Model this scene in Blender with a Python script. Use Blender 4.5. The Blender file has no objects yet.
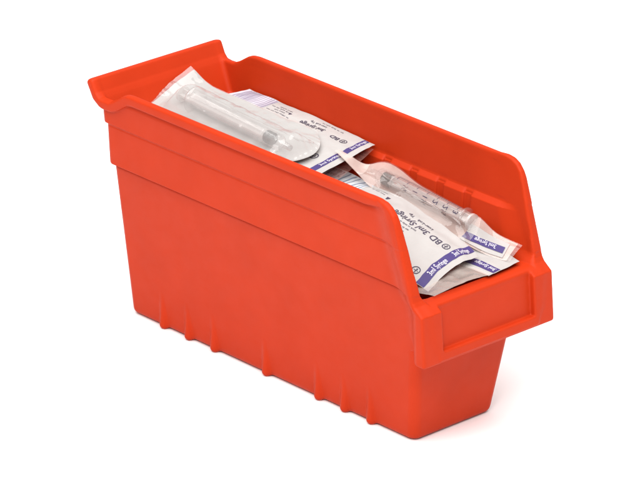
import bpy, math, random
import numpy as np
from mathutils import Vector, Matrix, noise

random.seed(7)
S_ = bpy.context.scene
COL = S_.collection
MM = 0.001

# ------------------------------------------------------------------ camera
cam_d = bpy.data.cameras.new("camera")
cam = bpy.data.objects.new("camera", cam_d)
COL.objects.link(cam)
R_ = Vector((0.68494741, 0.72844869, 0.01447599))
F_ = Vector((-0.66671641, 0.63466681, -0.39075218))
R_.normalize(); F_.normalize()
U_ = R_.cross(F_); U_.normalize()
F_ = U_.cross(R_)
cam.matrix_world = Matrix(((R_.x, U_.x, -F_.x, 1983.4702 * MM), (R_.y, U_.y, -F_.y, -1762.9292 * MM),
                           (R_.z, U_.z, -F_.z, 1165.6650 * MM), (0, 0, 0, 1)))
cam_d.sensor_width = 36.0
cam_d.lens = 4739.6147 / 640.0 * 36.0
cam_d.clip_start = 0.05
cam_d.clip_end = 100.0
S_.camera = cam

# ------------------------------------------------------------------ light
world = bpy.data.worlds.new("World")
S_.world = world
world.use_nodes = True
bg = world.node_tree.nodes["Background"]
bg.inputs[0].default_value = (1.0, 0.995, 0.985, 1)
bg.inputs[1].default_value = 0.48


def area(name, loc, target, size, power, color=(1, 1, 1)):
    d = bpy.data.lights.new(name, 'AREA')
    d.shape = 'RECTANGLE'; d.size = size[0]; d.size_y = size[1]
    d.energy = power; d.color = color
    o = bpy.data.objects.new(name, d)
    COL.objects.link(o)
    o.location = loc
    o.rotation_euler = (Vector(target) - Vector(loc)).to_track_quat('-Z', 'Y').to_euler()
    return o


area("overhead_softbox", (0.40, -0.35, 1.5), (0.12, 0, 0.02), (2.2, 2.2), 62, (1, 0.99, 0.975))
area("key_softbox", (1.05, -1.2, 1.35), (0.12, 0, 0.08), (0.40, 0.40), 9, (1, 0.98, 0.955))

vs = S_.view_settings
S_.display_settings.display_device = 'sRGB'
vs.view_transform = 'Standard'; vs.look = 'None'; vs.exposure = 0.0; vs.gamma = 1.0
S_.render.engine = 'CYCLES'
S_.cycles.max_bounces = 14
S_.cycles.transparent_max_bounces = 24
S_.cycles.diffuse_bounces = 6
S_.cycles.caustics_reflective = False
S_.cycles.caustics_refractive = False
try:
    S_.cycles.use_denoising = True
except Exception:
    pass


# ------------------------------------------------------------------ materials
def new_mat(name):
    m = bpy.data.materials.new(name)
    m.use_nodes = True
    return m, m.node_tree, m.node_tree.nodes["Principled BSDF"]


def ramp_noise(nt, scale, detail, lo, hi, coord='Object'):
    tc = nt.nodes.new("ShaderNodeTexCoord")
    n = nt.nodes.new("ShaderNodeTexNoise")
    n.inputs["Scale"].default_value = scale
    n.inputs["Detail"].default_value = detail
    nt.links.new(tc.outputs[coord], n.inputs["Vector"])
    r = nt.nodes.new("ShaderNodeMapRange")
    r.inputs[1].default_value = 0.3; r.inputs[2].default_value = 0.7
    r.inputs[3].default_value = lo; r.inputs[4].default_value = hi
    nt.links.new(n.outputs["Fac"], r.inputs[0])
    return n, r.outputs[0]


def bump(nt, p, scale, strength, dist, detail=2):
    n, _ = ramp_noise(nt, scale, detail, 0, 1)
    b = nt.nodes.new("ShaderNodeBump")
    b.inputs["Strength"].default_value = strength
    b.inputs["Distance"].default_value = dist
    nt.links.new(n.outputs["Fac"], b.inputs["Height"])
    nt.links.new(b.outputs[0], p.inputs["Normal"])
    return b


def mat_plastic():
    m, nt, p = new_mat("red_polypropylene")
    _, f = ramp_noise(nt, 38, 4, 0, 1)
    mix = nt.nodes.new("ShaderNodeMix"); mix.data_type = 'RGBA'
    mix.inputs[6].default_value = (0.438, 0.0300, 0.0056, 1)
    mix.inputs[7].default_value = (0.472, 0.0330, 0.0068, 1)
    nt.links.new(f, mix.inputs[0])
    nt.links.new(mix.outputs[2], p.inputs["Base Color"])
    _, rr = ramp_noise(nt, 120, 3, 0.40, 0.50)
    nt.links.new(rr, p.inputs["Roughness"])
    p.inputs["Specular IOR Level"].default_value = 0.10
    bump(nt, p, 2600, 0.06, 0.0004, 2)
    return m


def mat_simple(name, col, rough=0.5, spec=0.4, bmp=None, var=0.0):
    m, nt, p = new_mat(name)
    p.inputs["Base Color"].default_value = (*col, 1)
    if var:
        _, f = ramp_noise(nt, 60, 3, 1 - var, 1 + var)
        h = nt.nodes.new("ShaderNodeMix"); h.data_type = 'RGBA'; h.blend_type = 'MULTIPLY'
        h.inputs[0].default_value = 1
        h.inputs[6].default_value = (*col, 1)
        nt.links.new(f, h.inputs[7])
        nt.links.new(h.outputs[2], p.inputs["Base Color"])
    p.inputs["Roughness"].default_value = rough
    p.inputs["Specular IOR Level"].default_value = spec
    if bmp:
        bump(nt, p, *bmp)
    return m


def mat_film(name, milk, col=(0.85, 0.85, 0.86), rough=0.16, bscale=220, bstr=0.5, spec=0.5):
    m, nt, p = new_mat(name)
    p.inputs["Base Color"].default_value = (*col, 1)
    p.inputs["Roughness"].default_value = rough
    p.inputs["Specular IOR Level"].default_value = spec
    b = bump(nt, p, bscale, bstr, 0.0012, 3)
    t = nt.nodes.new("ShaderNodeBsdfTransparent")
    g = nt.nodes.new("ShaderNodeBsdfGlossy")
    g.inputs["Roughness"].default_value = 0.07
    nt.links.new(b.outputs[0], g.inputs["Normal"])
    lw = nt.nodes.new("ShaderNodeLayerWeight")
    nt.links.new(b.outputs[0], lw.inputs["Normal"])
    pw = nt.nodes.new("ShaderNodeMath"); pw.operation = 'POWER'; pw.inputs[1].default_value = 4.0
    nt.links.new(lw.outputs["Facing"], pw.inputs[0])
    fr = nt.nodes.new("ShaderNodeMath"); fr.operation = 'MULTIPLY_ADD'
    fr.inputs[1].default_value = 0.40; fr.inputs[2].default_value = 0.05
    nt.links.new(pw.outputs[0], fr.inputs[0])
    mx = nt.nodes.new("ShaderNodeMixShader")
    nt.links.new(fr.outputs[0], mx.inputs[0])
    nt.links.new(t.outputs[0], mx.inputs[1]); nt.links.new(g.outputs[0], mx.inputs[2])
    _, mf = ramp_noise(nt, 90, 4, milk * 0.85, milk * 1.15)
    m2 = nt.nodes.new("ShaderNodeMixShader")
    nt.links.new(mf, m2.inputs[0])
    nt.links.new(mx.outputs[0], m2.inputs[1]); nt.links.new(p.outputs[0], m2.inputs[2])
    out = nt.nodes["Material Output"]
    nt.links.new(m2.outputs[0], out.inputs[0])
    return m


M_RED = mat_plastic()
M_TABLE = mat_simple("white_seamless_paper", (0.90, 0.90, 0.90), 0.9, 0.1)
M_PAPER = mat_simple("pouch_paper", (0.400, 0.383, 0.372), 0.62, 0.25, (150, 0.42, 0.0012, 5), 0.04)
M_INK = mat_simple("dark_ink", (0.055, 0.045, 0.075), 0.6, 0.2)
M_BAND = mat_simple("violet_ink", (0.055, 0.040, 0.150), 0.55, 0.25, None, 0.12)
M_BANDW = mat_simple("white_lettering", (0.62, 0.60, 0.66), 0.6, 0.2)
M_BARV = mat_simple("grey_violet_ink", (0.27, 0.24, 0.31), 0.6, 0.2)
M_BARB = mat_simple("grey_blue_ink", (0.20, 0.23, 0.30), 0.6, 0.2)
M_TINTV = mat_simple("pale_violet_tint", (0.50, 0.47, 0.53), 0.6, 0.2)
M_TINTB = mat_simple("pale_blue_tint", (0.50, 0.525, 0.55), 0.6, 0.2)
M_FILM_MILK = mat_film("milky_film", 0.22, (0.68, 0.66, 0.645), 0.2, 60, 0.16)
M_FILM = mat_film("clear_film", 0.10, (0.62, 0.53, 0.49), 0.16, 110, 0.25)
M_FILM_DIM = mat_film("clear_film_below", 0.36, (0.78, 0.68, 0.62), 0.2, 120, 0.5)
M_FILM_SHADE_RED = mat_film("film_with_shaded_red", 0.22, (0.50, 0.25, 0.21), 0.2, 120, 0.4)  # clear film; shaded bin red showing through is put into its colour
M_TISSUE = mat_film("thin_translucent_backing", 0.50, (0.74, 0.58, 0.52), 0.5, 160, 0.3, 0.2)
M_STRIP = mat_film("folded_backing", 0.66, (0.74, 0.63, 0.58), 0.5, 160, 0.3, 0.2)
M_BARREL = mat_film("clear_barrel", 0.06, (0.75, 0.68, 0.66), 0.1, 60, 0.05)
M_PLUNGER = mat_film("plunger_plastic", 0.42, (0.70, 0.66, 0.64), 0.3, 60, 0.05)
M_STOPPER = mat_simple("black_rubber", (0.022, 0.020, 0.020), 0.45, 0.4)
M_BROWN = mat_simple("brown_ink", (0.12, 0.045, 0.04), 0.6, 0.2)


# ------------------------------------------------------------------ object helpers
def mesh_obj(name, verts, faces, mat, parent=None, smooth=True, normals=None):
    me = bpy.data.meshes.new(name)
    me.from_pydata([tuple(v) for v in verts], [], [tuple(f) for f in faces])
    if smooth:
        me.polygons.foreach_set("use_smooth", [True] * len(me.polygons))
    me.materials.append(mat)
    me.update()
    if normals is not None:
        me.normals_split_custom_set_from_vertices(normals)
    o = bpy.data.objects.new(name, me)
    COL.objects.link(o)
    if parent:
        o.parent = parent
    return o


def thing(name, label, cat, group=None):
    o = bpy.data.objects.new(name, None)
    COL.objects.link(o)
    o.empty_display_size = 0.02
    o["label"] = label; o["category"] = cat
    if group:
        o["group"] = group
    return o


# ------------------------------------------------------------------ setting
g = 8.0
ground = mesh_obj("ground", [(-g, -g, -0.0004), (g, -g, -0.0004), (g, g, -0.0004), (-g, g, -0.0004)],
                  [(0, 1, 2, 3)], M_TABLE, smooth=False)
ground["kind"] = "structure"
ground["label"] = "plain white seamless surface under the red bin"


# ------------------------------------------------------------------ the bin as a moulded solid
def smax(a, b, k):
    h = np.maximum(k - np.abs(a - b), 0) / k
    return np.maximum(a, b) + h * h * (k * 0.25)


def smin(a, b, k):
    return -smax(-a, -b, k)


def sstep(a, b, x):
    t = np.clip((x - a) / (b - a), 0, 1)
    return t * t * (3 - 2 * t)


def seg_dist(px, pz, a, b):
    ax, az = a; bx, bz = b
    ex, ez = bx - ax, bz - az
    t = np.clip(((px - ax) * ex + (pz - az) * ez) / (ex * ex + ez * ez), 0, 1)
    return np.hypot(px - ax - t * ex, pz - az - t * ez)


TOP = [(-18.5, 149.4), (-17.0, 151.9), (-13.2, 152.9), (-11.6, 152.0), (-8.2, 145.2), (-6.0, 143.0), (-2.5, 142.6), (3.0, 142.9),
       (7.0, 144.9), (14.5, 150.0), (18.0, 151.6), (23.0, 152.2), (226.0, 152.4), (233.5, 152.3), (238.5, 151.4),
       (242.4, 149.3), (245.7, 145.6), (247.7, 141.5), (252.0, 129.4), (262.6, 98.0), (264.2, 95.8), (270.6, 91.2), (273.6, 60.5)]
BACKSIDE = [(-8.2, -60.0), (-8.2, 136.6), (-12.6, 139.2)]


def build_bin():
    h = 0.72
    xs = np.arange(-26, 280, h, dtype=np.float32)
    ys = np.arange(-57.2, 57.3, h, dtype=np.float32)
    zs = np.arange(-3.1, 157, h, dtype=np.float32)
    px, pz = np.meshgrid(xs, zs, indexing='ij')
    # side silhouette: signed distance in (x, z)
    poly = TOP + [(273.6, -60.0)] + BACKSIDE
    d = np.full(px.shape, 1e9, np.float32)
    ins = np.zeros(px.shape, bool)
    for i in range(len(poly)):
        a, b = poly[i], poly[(i + 1) % len(poly)]
        d = np.minimum(d, seg_dist(px, pz, a, b))
        if a[1] != b[1]:
            c = ((a[1] > pz) != (b[1] > pz))
            xx = (b[0] - a[0]) * (pz - a[1]) / (b[1] - a[1]) + a[0]
            ins ^= c & (px < xx)
    Sd = np.where(ins, -d, d).astype(np.float32)
    dtop = np.full(px.shape, 1e9, np.float32)
    for i in range(20):
        dtop = np.minimum(dtop, seg_dist(px, pz, TOP[i], TOP[i + 1]))
    X = xs[:, None, None]
    AY = np.abs(ys)[None, :, None]
    Z = zs[None, None, :]
    S3 = Sd[:, None, :]

    yo = np.interp(zs, [-5, 0, 99.0, 100.2, 101.3, 125.2, 126.2, 127.2, 142, 145, 160], [31.9, 32.2, 45.4, 44.8, 48.1, 48.4, 48.0, 49.5, 49.9, 49.3, 49.4]).astype(np.float32)  # small grooves at the steps and under the rim, added to darken those lines
    xb = np.interp(zs, [-5, 0, 100.0, 101.6, 126.0, 127.2, 136, 160], [0.2, 0, -1.6, -3.6, -5.3, -7.0, -8.0, -8.2]).astype(np.float32)
    xf = np.interp(zs, [-5, 0, 61.4, 63.4, 160], [245.2, 246.0, 253.8, 300.0, 300.0]).astype(np.float32)

    def plan(x0, x1, yh, rb, rf):
        cx = (x0 + x1) * 0.5
        hx = (x1 - x0) * 0.5
        R = np.where(X > cx, rf, rb).astype(np.float32)
        qx = np.abs(X - cx) - (hx - R)
        qy = AY - (yh - R)
        return (np.hypot(np.maximum(qx, 0), np.maximum(qy, 0)) + np.minimum(np.maximum(qx, qy), 0) - R).astype(np.float32)

    outer = plan(xb[None, None, :], xf[None, None, :], yo[None, None, :], 5.0, 6.0)
    outer = smax(outer, -Z, 4.0)
    # moulded ribs along the lower edge of both long sides
    for bx in (31.0, 53.5, 76.5, 122.0, 167.0, 189.0, 211.0):
        t = np.clip(Z, 2.4, 24.0)
        rr = 3.1 - (t - 2.4) * 0.055
        rib = np.sqrt((X - bx) ** 2 + (AY - 32.4) ** 2 + (Z - t) ** 2) - rr
        sl = (xs > bx - 8) & (xs < bx + 8)
        outer[sl] = smin(outer[sl], rib[sl].astype(np.float32), 1.6)
    # front flange and label holder that run out to the full width
    xc = np.interp(zs, [0, 60, 91, 95.8, 129.4, 141.5, 146, 150, 160], [272, 272, 270.5, 266, 252, 247.7, 245, 241, 238]).astype(np.float32)[None, None, :]
    yo3 = yo[None, None, :]
    yflare = yo3 - 7.0 + (52.5 - yo3 + 7.0) * sstep(-27.0, -4.5, X - xc)
    lip = np.maximum(smax(AY - yflare, S3, 1.8), (xc - 28.0) - X)
    lip = smax(lip, 60.5 - Z, 1.6)
    outer = smin(outer, lip, (0.8 + 5.2 * sstep(62.0, 74.0, zs)).astype(np.float32)[None, None, :])
    # rolled rim
    th = np.interp(xs, [-30, -5, 14, 222, 246, 300], [6.4, 6.4, 7.0, 7.0, 3.2, 3.0]).astype(np.float32)
    rim2 = np.maximum(dtop - th[:, None], 88.0 - pz)[:, None, :]
    rim = smax(smax(AY - 52.5 + 0 * X, S3, 3.4), rim2, 1.4)
    outer = smin(outer, rim, 0.5)
    outer = smax(outer, S3, 2.0)

    # cavity
    yi = np.interp(zs, [-5, 3, 100, 121.5, 124.5, 151, 165], [27.6, 28.2, 41.4, 43.0, 45.9, 48.0, 50.0]).astype(np.float32)
    xbi = np.interp(zs, [-5, 3, 100, 122, 152.9, 162], [3.6, 3.4, 3.4, 3.4, -12.4, -17.2]).astype(np.float32)
    xfi = np.interp(zs, [-5, 3, 92, 98, 165], [239.3, 240, 255.0, 257.5, 275]).astype(np.float32)
    yiu = np.interp(zs, [90, 124.5, 151, 165], [44.8, 45.9, 48.0, 50.0]).astype(np.float32)[None, None, :]
    yif = yi[None, None, :] + np.maximum(yiu - yi[None, None, :], 0) * sstep(-24.0, -7.0, X - xc) * sstep(93.0, 101.0, Z)
    cav = plan(xbi[None, None, :], xfi[None, None, :], yif, 3.0, 6.0)
    cav = smax(cav, 3.0 - Z, 5.0)
    yi3 = yi[None, None, :]
    cav2 = np.maximum(np.maximum(AY - yif + 3.2 * (1 - sstep(198.0, 246.0, X)), 95.2 - Z), 200 - X).astype(np.float32)
    cav = smin(cav, cav2, 3.0)
    for k in range(9):
        sx = 26.8 + 22.4 * k
        sl = (xs > sx - 6) & (xs < sx + 11)
        s = np.maximum(np.abs(X[sl] - sx - 2.6) - 2.6, np.maximum(AY - np.minimum(yi3 + 1.7, 45.2), np.maximum(Z - 125.5, 6 - Z)))
        cav[sl] = smin(cav[sl], s.astype(np.float32), 1.5)
    f = smax(outer, -cav, 1.8)
    del outer, cav, cav2, rim, lip
    # card recess in the label holder
    face = np.interp(zs, [60.5, 91.2], [273.6, 270.6]).astype(np.float32)[None, None, :]
    sl = xs > 255
    rec = smax(smax((face - 3.9) - X[sl], AY - 36.6, 1.2), 67.4 - Z, 1.2)
    f[sl] = smax(f[sl], -rec.astype(np.float32), 1.3)

    # surface nets
    ins = f < 0
    nx, ny, nz = f.shape
    c = np.zeros((nx - 1, ny - 1, nz - 1), np.uint8)
    for i in (0, 1):
        for j in (0, 1):
            for k in (0, 1):
                c += ins[i:nx - 1 + i, j:ny - 1 + j, k:nz - 1 + k]
    act = (c > 0) & (c < 8)
    idx = np.argwhere(act)
    vid = np.full(act.shape, -1, np.int32)
    vid[act] = np.arange(len(idx))
    corner = {}
    for i in (0, 1):
        for j in (0, 1):
            for k in (0, 1):
                corner[(i, j, k)] = f[idx[:, 0] + i, idx[:, 1] + j, idx[:, 2] + k]
    acc = np.zeros((len(idx), 3)); cnt = np.zeros(len(idx))
    grad = np.zeros((len(idx), 3))
    for (i, j, k), a in corner.items():
        for ax in range(3):
            if (i, j, k)[ax] == 0:
                o = [i, j, k]; o[ax] = 1
                b = corner[tuple(o)]
                grad[:, ax] += b - a
                m = (a < 0) != (b < 0)
                t = np.where(m, a / np.where(m, a - b, 1), 0)
                p = np.tile(np.array([i, j, k], float), (len(idx), 1))
                p[:, ax] += t
                acc[m] += p[m]; cnt[m] += 1
    P = (idx + acc / cnt[:, None]) * h + np.array([xs[0], ys[0], zs[0]])
    N = grad / np.maximum(np.linalg.norm(grad, axis=1, keepdims=True), 1e-9)
    quads = []
    for ax in range(3):
        sa = [slice(1, n - 1) for n in (nx, ny, nz)]
        sb = list(sa)
        sa[ax] = slice(0, (nx, ny, nz)[ax] - 1); sb[ax] = slice(1, (nx, ny, nz)[ax])
        A = ins[tuple(sa)]; B = ins[tuple(sb)]
        e = np.argwhere(A != B)
        off = np.array([1, 1, 1]); off[ax] = 0
        e = e + off
        fl = ins[e[:, 0], e[:, 1], e[:, 2]]
        b1, b2 = (ax + 1) % 3, (ax + 2) % 3
        q = []
        for (u, v) in ((-1, -1), (0, -1), (0, 0), (-1, 0)):
            w = e.copy(); w[:, b1] += u; w[:, b2] += v
            q.append(vid[w[:, 0], w[:, 1], w[:, 2]])
        q = np.stack(q, 1)
        q[~fl] = q[~fl][:, ::-1]
        quads.append(q)
    Q = np.concatenate(quads)
    return P, N, Q


def split_bin():
    P, N, Q = build_bin()
    ctr = P[Q].mean(1)
    x, y, z = ctr[:, 0], ctr[:, 1], ctr[:, 2]
    nrm = N[Q].mean(1)
    is_flange = (x < -5.2) & (z > 136.8)
    is_lip = (x > 259.5) & (z > 59.0) & (z < 97.5) & ~is_flange
    is_rib = np.zeros(len(Q), bool)
    is_rim = (np.abs(y) > 50.4) & (z > 97) & ~is_flange & ~is_lip
    is_rim |= (z > 148.5) & (nrm[:, 2] > 0.5) & ~is_flange & ~is_lip
    root = thing("storage_bin", "long red plastic shelf bin with open sloped front, full of syringe pouches", "storage bin")
    for name, msk in (("body", ~(is_flange | is_lip | is_rim)), ("hanging_flange", is_flange),
                      ("label_holder", is_lip), ("rim", is_rim)):
        q = Q[msk]
        used, inv = np.unique(q, return_inverse=True)
        mesh_obj(name, (P[used] * MM).tolist(), inv.reshape(-1, 4).tolist(), M_RED, root, True, N[used].tolist())
    return root


split_bin()


# ------------------------------------------------------------------ flexible sheets
def catmull(p0, p1, p2, p3, t):
    return 0.5 * ((2 * p1) + (p2 - p0) * t + (2 * p0 - 5 * p1 + 4 * p2 - p3) * t * t + (3 * p1 - p0 - 3 * p2 + p3) * t ** 3)


def spline(pts, par, t):
    n = len(pts)
    t = min(max(t, -0.2), 1.2)
    i = 0
    while i < n - 2 and t > par[i + 1]:
        i += 1
    f = (t - par[i]) / (par[i + 1] - par[i])
    p1, p2 = pts[i], pts[i + 1]
    if f < 0 or f > 1:
        return p1 + (p2 - p1) * f
    p0 = pts[i - 1] if i > 0 else p1 * 2 - p2
    p3 = pts[i + 2] if i + 2 < n else p2 * 2 - p1
    return catmull(p0, p1, p2, p3, f)


class Sheet:
    """A bent sheet: rows run from back to front, columns from the far edge to the near edge (mm)."""

    def __init__(self, rows, wrinkle=0.35, seed=0.0, bulge=None):
        self.rows = [[Vector(p) for p in r] for r in rows]
        mid = [sum(r, Vector()) / len(r) for r in self.rows]
        L = [0.0]
        for a, b in zip(mid, mid[1:]):
            L.append(L[-1] + (b - a).length)
        self.L = L[-1]
        self.par = [l / L[-1] for l in L]
        W = 0
        for r in self.rows:
            W = max(W, sum((b - a).length for a, b in zip(r, r[1:])))
        self.W = W
        n = len(self.rows[0])
        self.vpar = [i / (n - 1) for i in range(n)]
        self.wr = wrinkle; self.seed = seed; self.bulge = bulge

    def base(self, u, v):
        p = spline([spline(r, self.vpar, v) for r in self.rows], self.par, u)
        a, b = u * self.L, v * self.W
        w = noise.noise(Vector((a * 0.055 + self.seed, b * 0.10, self.seed))) * self.wr \
            + noise.noise(Vector((a * 0.16 - self.seed, b * 0.22, 3 + self.seed))) * self.wr * 0.45
        w -= (abs(noise.noise(Vector((a * 0.045 + b * 0.05 + self.seed, b * 0.07 - a * 0.02, 9.0 + self.seed)))) - 0.2) * self.wr * 2.2
        p = p + Vector((0, 0, w))
        if self.bulge:
            p = p + Vector((0, 0, self.bulge(u, v)))
        return p

    def normal(self, u, v):
        e = 0.004
        n = (self.base(u + e, v) - self.base(u - e, v)).cross(self.base(u, v - e) - self.base(u, v + e))
        n.normalize()
        return n if n.z > 0 else -n

    def at(self, u, v, off=0.0):
        p = self.base(u, v)
        if off:
            p = p + self.normal(u, v) * off
        return p

    def grid(self, name, mat, parent, nu=70, nv=30, u0=0, u1=1, v0=0, v1=1, off=0.0, shape=None, edge=None):
        vs_, fs = [], []
        for i in range(nu + 1):
            for j in range(nv + 1):
                u = u0 + (u1 - u0) * i / nu; v = v0 + (v1 - v0) * j / nv
                if edge:
                    u, v = edge(u, v)
                o = off(u, v) if callable(off) else off
                vs_.append(self.at(u, v, o) * MM)
        for i in range(nu):
            for j in range(nv):
                a = i * (nv + 1) + j
                fs.append((a, a + 1, a + nv + 2, a + nv + 1))
        return mesh_obj(name, vs_, fs, mat, parent)

    def uv(self, a, b):
        return 1 - a / self.L, b / self.W

    def rects(self, name, mat, parent, rects, off=0.15):
        """rects: (a0, a1, b0, b1) mm from the front edge and from the far edge."""
        vs_, fs = [], []
        for a0, a1, b0, b1 in rects:
            na = max(1, int(abs(a1 - a0) / 2.0)); nb = max(1, int(abs(b1 - b0) / 1.5))
            s = len(vs_)
            for i in range(na + 1):
                for j in range(nb + 1):
                    u, v = self.uv(a0 + (a1 - a0) * i / na, b0 + (b1 - b0) * j / nb)
                    vs_.append(self.at(u, v, off) * MM)
            for i in range(na):
                for j in range(nb):
                    q = s + i * (nb + 1) + j
                    fs.append((q, q + 1, q + nb + 2, q + nb + 1))
        return mesh_obj(name, vs_, fs, mat, parent)

    def flat(self, name, mat, parent, shapes, off=0.2):
        """shapes: lists of (verts2d, faces) already in (a, b) mm."""
        vs_, fs = [], []
        for v2, f2 in shapes:
            s = len(vs_)
            for a, b in v2:
                u, v = self.uv(a, b)
                vs_.append(self.at(u, v, off) * MM)
            fs += [tuple(s + i for i in f) for f in f2]
        return mesh_obj(name, vs_, fs, mat, parent, smooth=False)


_txt_cache = {}


def text2d(s, size, bold=0.0, align='LEFT', sx=1.0):
    key = (s, size, bold, align, sx)
    if key in _txt_cache:
        return _txt_cache[key]
    c = bpy.data.curves.new("lettering", 'FONT')
    c.body = s; c.size = size; c.offset = bold; c.align_x = align; c.resolution_u = 3
    o = bpy.data.objects.new("lettering", c)
    COL.objects.link(o)
    bpy.context.view_layer.update()
    dg = bpy.context.evaluated_depsgraph_get()
    me = bpy.data.meshes.new_from_object(o.evaluated_get(dg))
    v = [(p.co.x * sx, p.co.y) for p in me.vertices]
    f = [tuple(p.vertices) for p in me.polygons]
    bpy.data.objects.remove(o); bpy.data.curves.remove(c); bpy.data.meshes.remove(me)
    _txt_cache[key] = (v, f)
    return v, f


def along(s, size, a0, b0, bold=0.0, sx=1.0):
    """Line of text read from the front towards the back."""
    v, f = text2d(s, size, bold, 'LEFT', sx)
    return [(a0 + x, b0 + y) for x, y in v], f


def across(s, size, a0, b0, bold=0.0, sx=1.0):
    """Line of text read from the near edge towards the far edge."""
    v, f = text2d(s, size, bold, 'LEFT', sx)
    return [(a0 + y, b0 - x) for x, y in v], f


def ring(a, b, r0, r1, n=28, t0=0.0, t1=2 * math.pi):
    v, f = [], []
    for i in range(n + 1):
        t = t0 + (t1 - t0) * i / n
        v += [(a + r0 * math.cos(t), b + r0 * math.sin(t)), (a + r1 * math.cos(t), b + r1 * math.sin(t))]
    for i in range(n):
        f.append((2 * i, 2 * i + 1, 2 * i + 3, 2 * i + 2))
    return v, f


def rect2(a0, a1, b0, b1):
    return [(a0, b0), (a1, b0), (a1, b1), (a0, b1)], [(0, 1, 2, 3)]


def emblem(a, b, r):
    """round emblem: a ring with a small standing mark inside"""
    return [ring(a, b, r * 0.78, r), ring(a - r * 0.05, b - r * 0.30, 0.0, r * 0.20, 12),
            rect2(a - r * 0.12, a + r * 0.12, b - r * 0.05, b + r * 0.62),
            rect2(a - r * 0.55, a + r * 0.55, b + r * 0.02, b + r * 0.16)]


def wordmarks(a0, a1, b0, h, rnd):
    """a line of print too small to read: short runs of letter-high strokes"""
    out = []
    a = a0
    while a < a1 - 1:
        n = rnd.randint(3, 8)
        for _ in range(n):
            w = rnd.uniform(0.35, 0.6)
            hh = h * rnd.choice((0.65, 0.65, 0.7, 1.0))
            if a + w > a1:
                break
            if rnd.random() < 0.6:
                out.append(rect2(a, a + w * 0.45, b0, b0 + hh))
                out.append(rect2(a + w * 0.45, a + w, b0, b0 + hh * 0.3))
            else:
                out.append(rect2(a, a + w * 0.4, b0, b0 + hh))
                out.append(rect2(a + w * 0.4, a + w, b0 + hh * 0.4, b0 + hh * 0.65))
            a += w + 0.22
        a += 0.7
    return out


# ------------------------------------------------------------------ syringes
def lathe(prof, n=32):
    v, f = [], []
    for x, r in prof:
        for i in range(n):
            t = 2 * math.pi * i / n
            v.append(Vector((x, r * math.cos(t), r * math.sin(t))))
    for k in range(len(prof) - 1):
        for i in range(n):
            a = k * n + i; b = k * n + (i + 1) % n
            f.append((a, b, b + n, a + n))
    return v, f


def boxv(x0, x1, y0, y1, z0, z1):
    v = [Vector((x, y, z)) for x in (x0, x1) for y in (y0, y1) for z in (z0, z1)]
    f = [(0, 1, 3, 2), (4, 6, 7, 5), (0, 4, 5, 1), (2, 3, 7, 6), (0, 2, 6, 4), (1, 5, 7, 3)]
    return v, f


def make_syringe(label, nozzle, tail, radius, mark_roll, group, st=11.2, stick=7.0, flange=1.35, marks=True):
    """nozzle and tail are world points (mm) at the nozzle tip and the thumb rest."""
    nz, tl = Vector(nozzle), Vector(tail)
    ax = tl - nz
    L = ax.length
    ax.normalize()
    side = ax.cross(Vector((0, 0, 1))); side.normalize()
    up = side.cross(ax)
    rot = Matrix(((ax.x, side.x, up.x), (ax.y, side.y, up.y), (ax.z, side.z, up.z)))
    root = thing("syringe", label, "syringe", group)
    root.location = nz * MM

    def put(name, vf, mat, smooth=True):
        v, f = vf
        return mesh_obj(name, [(rot @ p) * MM for p in v], f, mat, root, smooth)
    R = radius
    fl = L - stick
    b = put("barrel", lathe([(0, 1.0), (0.1, 1.9), (8, 2.2), (8.6, 3.0), (9.6, R * 0.93), (11, R), (fl, R), (fl + 0.3, R * 1.05),
                             (fl + 0.5, R * flange), (fl + 1.7, R * flange), (fl + 1.9, R * 0.9), (fl - 1, R * 0.86), (11.5, R * 0.86), (10, R * 0.7)]), M_BARREL)
    put("stopper", lathe([(st, 0.1), (st + 0.8, R * 0.5), (st + 2.0, R * 0.80), (st + 3.4, R * 0.80), (st + 3.7, R * 0.68), (st + 5.2, R * 0.68),
                          (st + 5.5, R * 0.80), (st + 7.2, R * 0.80), (st + 7.4, R * 0.4), (st + 7.4, 0.1)]), M_STOPPER)
    pv, pf = [], []
    for vf in (boxv(st + 7.4, L - 1.6, -R * 0.70, R * 0.70, -0.55, 0.55), boxv(st + 7.4, L - 1.6, -0.55, 0.55, -R * 0.70, R * 0.70),
               lathe([(L - 1.6, 0.1), (L - 1.6, R * 1.0), (L, R * 1.0), (L, 0.1)]),
               lathe([(st + 9, R * 0.80), (st + 10, R * 0.80)]), lathe([(L - 9, R * 0.8), (L - 8, R * 0.8)])):
        s = len(pv)
        pv += vf[0]; pf += [tuple(s + i for i in q) for q in vf[1]]
    put("plunger", (pv, pf), M_PLUNGER, False)
    # graduation, wrapped on the tube
    gv, gf = [], []
    span = fl - 4 - 24.5

    def wrap(v2, f2):
        s = len(gv)
        for a, c in v2:
            t = mark_roll + c / R
            gv.append(Vector((a, (R + 0.06) * math.sin(t), (R + 0.06) * math.cos(t))))
        gf.extend(tuple(s + i for i in q) for q in f2)
    names = ["½", "1", "1½", "2", "2½", "3"]
    for k in range(31):
        a = 24.5 + span * k / 30
        ln = 4.2 if k % 5 == 0 else 2.2
        v, f = [], []
        for i in range(5):
            v += [(a - 0.2, -6.0 + ln * i / 4), (a + 0.2, -6.0 + ln * i / 4)]
        for i in range(4):
            f.append((2 * i, 2 * i + 1, 2 * i + 3, 2 * i + 2))
        wrap(v, f)
        if k % 5 == 0 and k > 0:
            v, f = text2d(names[k // 5 - 1], 5.2, 0.04)
            wrap([(a + 2.0 - y, -1.0 + x) for x, y in v], f)
    if marks:
        mesh_obj("graduation", [(rot @ p) * MM for p in gv], gf, M_INK, b, False)
    return root


GRP = "sealed syringe pouches in the red bin"


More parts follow.
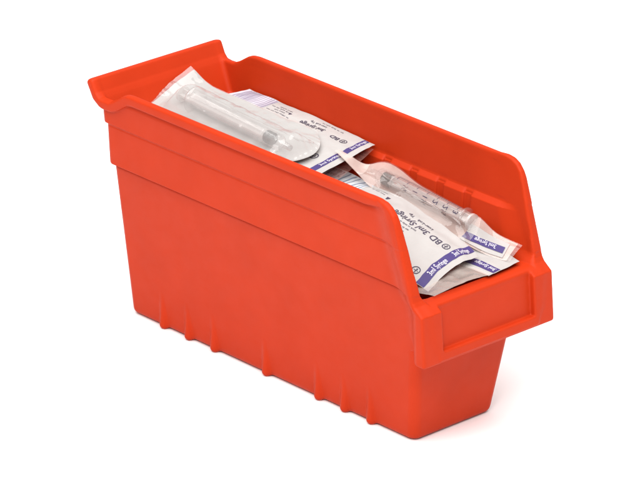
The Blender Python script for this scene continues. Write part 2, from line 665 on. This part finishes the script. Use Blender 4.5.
# ---- rear printed pouch (paper side up)
def pouch_rear_printed():
    t = thing("syringe_pouch", "printed white paper pouch at the back along the far wall, violet barcode on it", "syringe pouch", GRP)
    s = Sheet([[(21, 44.6, 131.5), (19, 30, 131.5), (17, 14, 130), (16, -6, 128)],
               [(60, 45.0, 130.6), (60, 30, 130.4), (60, 14, 129.4), (60, -6, 127)],
               [(100, 45.0, 129.6), (100.5, 30, 129), (101, 14, 127.8), (101, -6, 125.5)],
               [(131, 44.0, 128.4), (131.6, 30, 127.2), (132.5, 14, 125.4), (134.5, -6, 122.8)]], 0.50, 2.2)
    s.grid("paper_backing", M_PAPER, t, 80, 36)
    band = s.rects("printed_band", M_BAND, t, [(4.8, 9.3, 0.4, s.W - 0.6)])
    s.flat("band_lettering", M_BANDW, band, [across("3ml Syringe", 3.4, 5.9, 17.5, 0.02), across("3ml Syringe", 3.4, 5.9, 43.5, 0.02)], 0.3)
    rnd = random.Random(4)
    sh = []
    for b0 in (11.5, 37.0):
        sh += emblem(17.5, b0 + 1.7, 2.7)
        sh.append(along("BD", 5.4, 21.5, b0, 0.10))
        sh.append(along("3ml Syringe", 5.4, 35.0, b0 - 1.2, 0.08, 0.86))
        sh.append(along("Luer-Lok Tip", 2.6, 38, b0 - 5.4, 0.02))
        sh += wordmarks(26, 46, b0 - 8.2, 1.2, rnd)
    sh.append(([(66.0, 8.6), (68.2, 8.6), (67.4, 11.0), (66.8, 11.0)], [(0, 1, 2, 3)]))
    sh += wordmarks(68, 80, 6.0, 1.3, rnd) + wordmarks(68, 84, 8.6, 1.3, rnd) + wordmarks(70, 80, 11.2, 1.3, rnd) + wordmarks(64, 84, 14.2, 1.3, rnd)
    s.flat("label_print", M_INK, t, sh)
    bars = []
    a = 86.0
    while a < s.L - 1.5:
        w = rnd.choice((0.5, 0.7, 0.7, 1.2, 1.7))
        bars.append((a, a + w, 1.0, 26.0)); a += w + rnd.choice((0.6, 0.8, 1.2, 1.7))
    bk = s.rects("barcode", M_TINTV, t, [(85.5, s.L - 0.5, 0.6, 26.2)], 0.12)
    s.rects("bars", M_BARV, bk, bars, 0.22)
    s.grid("clear_film", M_FILM, t, 50, 24, 0.02, 0.985, 0.03, 0.97, lambda u, v: -0.5 - 8 * max(0, math.sin(math.pi * v)) ** 0.8 * min(1, max(0, (1 - u) * 9)) * min(1, u * 9))
    return t


# ---- rear clear pouch on top
def pouch_rear_clear():
    t = thing("syringe_pouch", "milky clear pouch holding a syringe, lying on the printed rear pouch", "syringe pouch", GRP)
    s = Sheet([[(-2.8, 20.8, 143.2), (-2.8, 6, 138.3), (-1.5, -9, 133), (-1, -24, 127)],
               [(9, 25.3, 134.6), (9, 10, 134.4), (9.5, -8, 131.5), (10, -26, 127.5)],
               [(40, 27.0, 132.8), (40, 10, 132.2), (40, -8, 130.5), (40, -27, 127.5)],
               [(80, 26.6, 132.4), (80, 10, 131.2), (80, -8, 129.6), (80, -27, 127)],
               [(105, 26.4, 131.8), (105, 10, 130.6), (105, -8, 129), (105, -27, 126.5)],
               [(119, 25.0, 129.0), (119, 10, 129.2), (119, -8, 128), (119, -26, 126)]], 0.3, 7.7)

    def rounded(u, v):
        # the sealed front end is a half round
        k = 1 - 0.17 * (abs(2 * v - 1) ** 2.2)
        return (u * k if u > 0 else u), v
    s.grid("paper_backing", M_PAPER, t, 90, 36, edge=rounded)

    def dome(u, v):
        c = 0.53 + 0.09 * u
        w = 0.27 + 0.10 * sstep(0.84, 0.97, u)
        q = max(0.0, 1 - ((v - c) / w) ** 2)
        e = min(1.0, max(0, u - 0.05) * 9) * min(1.0, max(0, 0.985 - u) * 11)
        e = e * e * (3 - 2 * e)
        rip = 1 + 0.05 * noise.noise(Vector((u * 14, v * 7, 1.0)))
        crease = (0.5 + 1.2 * sstep(0.78, 0.95, u)) * abs(noise.noise(Vector((u * 9, v * 16, 6.0)))) + 0.35 * abs(noise.noise(Vector((u * 30, v * 9, 2.0))))
        return 0.30 + crease + 10.6 * q ** 0.55 * e * rip
    s.grid("clear_film", M_FILM_MILK, t, 110, 48, -0.018, 1.0, 0, 1, dome, edge=rounded)
    return t


# ---- front printed pouch
def pouch_front_printed():
    t = thing("syringe_pouch", "printed white paper pouch at the front, violet lettered band near the front wall", "syringe pouch", GRP)
    s = Sheet([[(100, 22, 115.5), (101, 8, 112.6), (102, -8, 109), (103, -24, 105)],
               [(125, 26, 114.8), (125, 10, 113.2), (125, -8, 110.4), (125, -26, 106)],
               [(149, 27, 113), (149, 12, 114.0), (149, -8, 112.2), (148, -27, 107)],
               [(181, 24, 113.2), (181, 8, 114.2), (181, -10, 112.2), (180, -28, 106)],
               [(207, 22.5, 108.8), (207, 7, 110.0), (207, -11, 107.6), (207, -28, 101.5)],
               [(234.5, 20.4, 103.0), (235, 6, 104.0), (236, -10, 101.0), (238, -25.5, 94.8)],
               [(244.6, 17.0, 101.0), (245, 4, 101.6), (245.4, -10, 98.4), (246.6, -24.5, 91.8)]], 0.50, 12.3)
    s.grid("paper_backing", M_PAPER, t, 100, 40)
    band = s.rects("printed_band", M_BAND, t, [(5.8, 11.0, 0.3, s.W - 0.3)])
    s.flat("band_lettering", M_BANDW, band, [across("3ml Syringe", 3.9, 7.1, 20.0, 0.03, 0.85), across("3ml Syringe", 3.9, 7.1, 44.5, 0.03, 0.95)], 0.32)
    rnd = random.Random(9)
    sh = []
    for b0 in (16.4, 45.0):
        sh += emblem(16.9, b0 + 2.0, 3.0)
        sh.append(along("BD 3ml Syringe", 7.2, 21.4, b0, 0.08, 0.90))
        sh.append(along("Luer-Lok   Tip", 3.6, 34, b0 - 5.6, 0.04))
    sh.append(([(75.5, 8.2), (78.6, 8.2), (77.5, 11.6), (76.6, 11.6)], [(0, 1, 2, 3)]))
    for r, (a0, a1) in enumerate(((38, 66), (41, 64), (42, 60), (38, 62))):
        sh += wordmarks(a0, a1, 22.5 + 3.1 * r, 1.7, rnd)
    for r, (a0, a1) in enumerate(((82, 92), (82, 94))):
        sh += wordmarks(a0, a1, 4.0 + 3.0 * r, 1.4, rnd)
    s.flat("label_print", M_INK, t, sh)
    bars = []
    a = 99.0
    while a < s.L - 1.5:
        w = rnd.choice((0.6, 0.8, 1.2))
        bars.append((a, a + w, 1.0, s.W - 1)); a += w + rnd.choice((1.4, 2.2, 3.4, 3.4))
    bk = s.rects("barcode", M_TINTB, t, [(98.0, s.L - 0.5, 0.5, s.W - 0.5)], 0.12)
    s.rects("bars", M_BARB, bk, bars, 0.22)
    s.grid("clear_film", M_FILM_DIM, t, 60, 30, 0.02, 0.99, 0.02, 0.98,
           lambda u, v: -0.6 - 9 * max(0, math.sin(math.pi * v)) ** 0.7 * min(1, max(0, (1 - u) * 14)) * min(1, u * 9))
    return t


# ---- front clear pouch with the graduated syringe
def pouch_front_clear():
    t = thing("syringe_pouch", "clear crinkled pouch holding the graduated syringe, leaning against the ribbed far wall", "syringe pouch", GRP)
    rows = [((123.7, 22.5, 128.8), (122.9, 19.2, 128.8)), ((132.7, 22.9, 127.3), (133.4, 16.6, 127.0)),
            ((136.3, 31.7, 121.0), (140.0, 20.1, 120.5)), ((146.4, 41.5, 122.0), (151.3, 22.0, 113.6)),
            ((173.4, 41.5, 115.9), (175.3, 20.5, 110.2)), ((204.9, 41.5, 112.6), (203.7, 25.0, 104.8)),
            ((222.2, 41.5, 110.7), (225.9, 25.5, 100.8)), ((237.2, 38.8, 107.5), (243.0, 27.0, 98.8)), ((253.6, 40.2, 105.5), (255.1, 29.2, 98.8))]
    sag = [0, 0, 1.0, 5.4, 4.6, 4.6, 3.0, 0.2, 0.0]
    rr = []
    for (a, b), q in zip(rows, sag):
        a, b = Vector(a), Vector(b)
        dn = Vector((0, 0, -q))
        rr.append([a, a.lerp(b, 1 / 3) + dn, a.lerp(b, 2 / 3) + dn, b])
    s = Sheet(rr, 0.25, 5.1)
    s.grid("paper_backing", M_TISSUE, t, 90, 20)
    s.grid("folded_strip", M_STRIP, t, 30, 10, 0.0, 0.165, 0.0, 1.0, 0.25)

    def dome(u, v):
        q = max(0.0, 1 - (2 * v - 1) ** 2)
        e = min(1.0, max(0, u - 0.12) * 7) * min(1.0, max(0, 0.80 - u) * 9)
        e = e * e * (3 - 2 * e)
        return 0.4 + 10.0 * q ** 0.6 * e * (1 + 0.10 * noise.noise(Vector((u * 16, v * 5, 4.0))))
    s.grid("clear_film", M_FILM, t, 110, 36, 0, 1.02, -0.02, 1.02, dome)
    # printed end tab
    tab = s.grid("printed_tab", M_PAPER, t, 24, 12, 0.735, 0.975, 0.20, 0.92, 0.55)
    band = s.grid("printed_band", M_BAND, t, 24, 6, 0.735, 0.965, 0.44, 0.74, 0.85)
    v, f = text2d("3ml Syringe", 3.8, 0.03)
    # lettering runs along the folded tab
    vs_ = []
    for x, y in v:
        u = 0.925 - x / s.L
        vs_.append(s.at(u, 0.49 + y / 15.0, 1.05) * MM)
    mesh_obj("band_lettering", vs_, f, M_BANDW, band, False)
    return t


# ---- pouch underneath at the front right
def pouch_under_front():
    t = thing("syringe_pouch", "pouch tucked under the two front pouches, only its violet-banded end showing", "syringe pouch", GRP)
    s = Sheet([[(205, 38, 97), (203, 22, 96), (201, 6, 94), (200, -10, 92), (200, -28, 89)],
               [(228, 38, 98), (228, 22, 97.6), (228, 6, 95.6), (228, -10, 92), (228, -28, 89)],
               [(246, 37.5, 98.6), (246.5, 22, 98.2), (247, 6, 96.8), (247, -11, 94.5), (246, -31, 92.5)],
               [(259.4, 36, 97.8), (260.8, 22, 97.6), (261.8, 6, 97.2), (262.0, -12, 96.8), (261.4, -34, 96.6)]], 0.25, 21.0)
    s.grid("paper_backing", M_PAPER, t, 40, 30, 0, 1, 0, 0.46)
    band = s.rects("printed_band", M_BAND, t, [(0.6, 24.0, 20.5, 27.5)])
    s.flat("band_lettering", M_BANDW, band, [along("3ml Syringe", 4.6, 2.0, 22.2, 0.05, 0.8)], 0.3)
    s.grid("clear_film", M_FILM_DIM, t, 50, 40, 0, 1, 0.44, 1, lambda u, v: 0.5 + 2.2 * max(0, math.sin((v - 0.44) / 0.56 * math.pi)) * (0.7 + 0.6 * noise.noise(Vector((u * 9, v * 12, 0)))))
    return t


# ---- pouch underneath the rear ones
def pouch_under_rear():
    t = thing("syringe_pouch", "clear pouch end coloured with shaded bin red, poking out from below the rear printed pouch", "syringe pouch", GRP)
    s = Sheet([[(70, 45, 124), (70, 30, 122), (70, 14, 119), (70, -6, 115)],
               [(110, 45, 124), (110, 30, 122), (110, 14, 118.5), (110, -6, 114.5)],
               [(126, 43, 126.0), (127, 30, 122.8), (129, 16, 119.5), (131, -6, 114)],
               [(132, 42, 126.8), (134.0, 30, 123.0), (136, 16, 119.6), (137, -6, 114)]], 0.25, 31.0)
    s.grid("clear_film", M_FILM_SHADE_RED, t, 50, 30)
    rnd = random.Random(3)
    sh = []
    for b0 in (6.0, 10.0, 14, 18, 22, 26, 30, 34, 38):
        sh += wordmarks(1.0, 12.0, b0, 2.2, rnd)
    s.flat("label_print", M_BROWN, t, sh)
    return t


pouch_rear_printed()
pouch_rear_clear()
make_syringe("syringe with a dull grey stopper inside the milky rear pouch", (114, -8.4, 135.4), (12, -2, 138.0), 4.8, 3.9, "syringes sealed in pouches", 14.0, 14.0, 1.75, False)
pouch_front_printed()
pouch_under_rear()
pouch_under_front()
pouch_front_clear()
make_syringe("graduated syringe with a black stopper inside the clear front pouch", (137.0, 33.2, 117.4), (220.0, 37.0, 109.2), 5.0, 0.80, "syringes sealed in pouches")
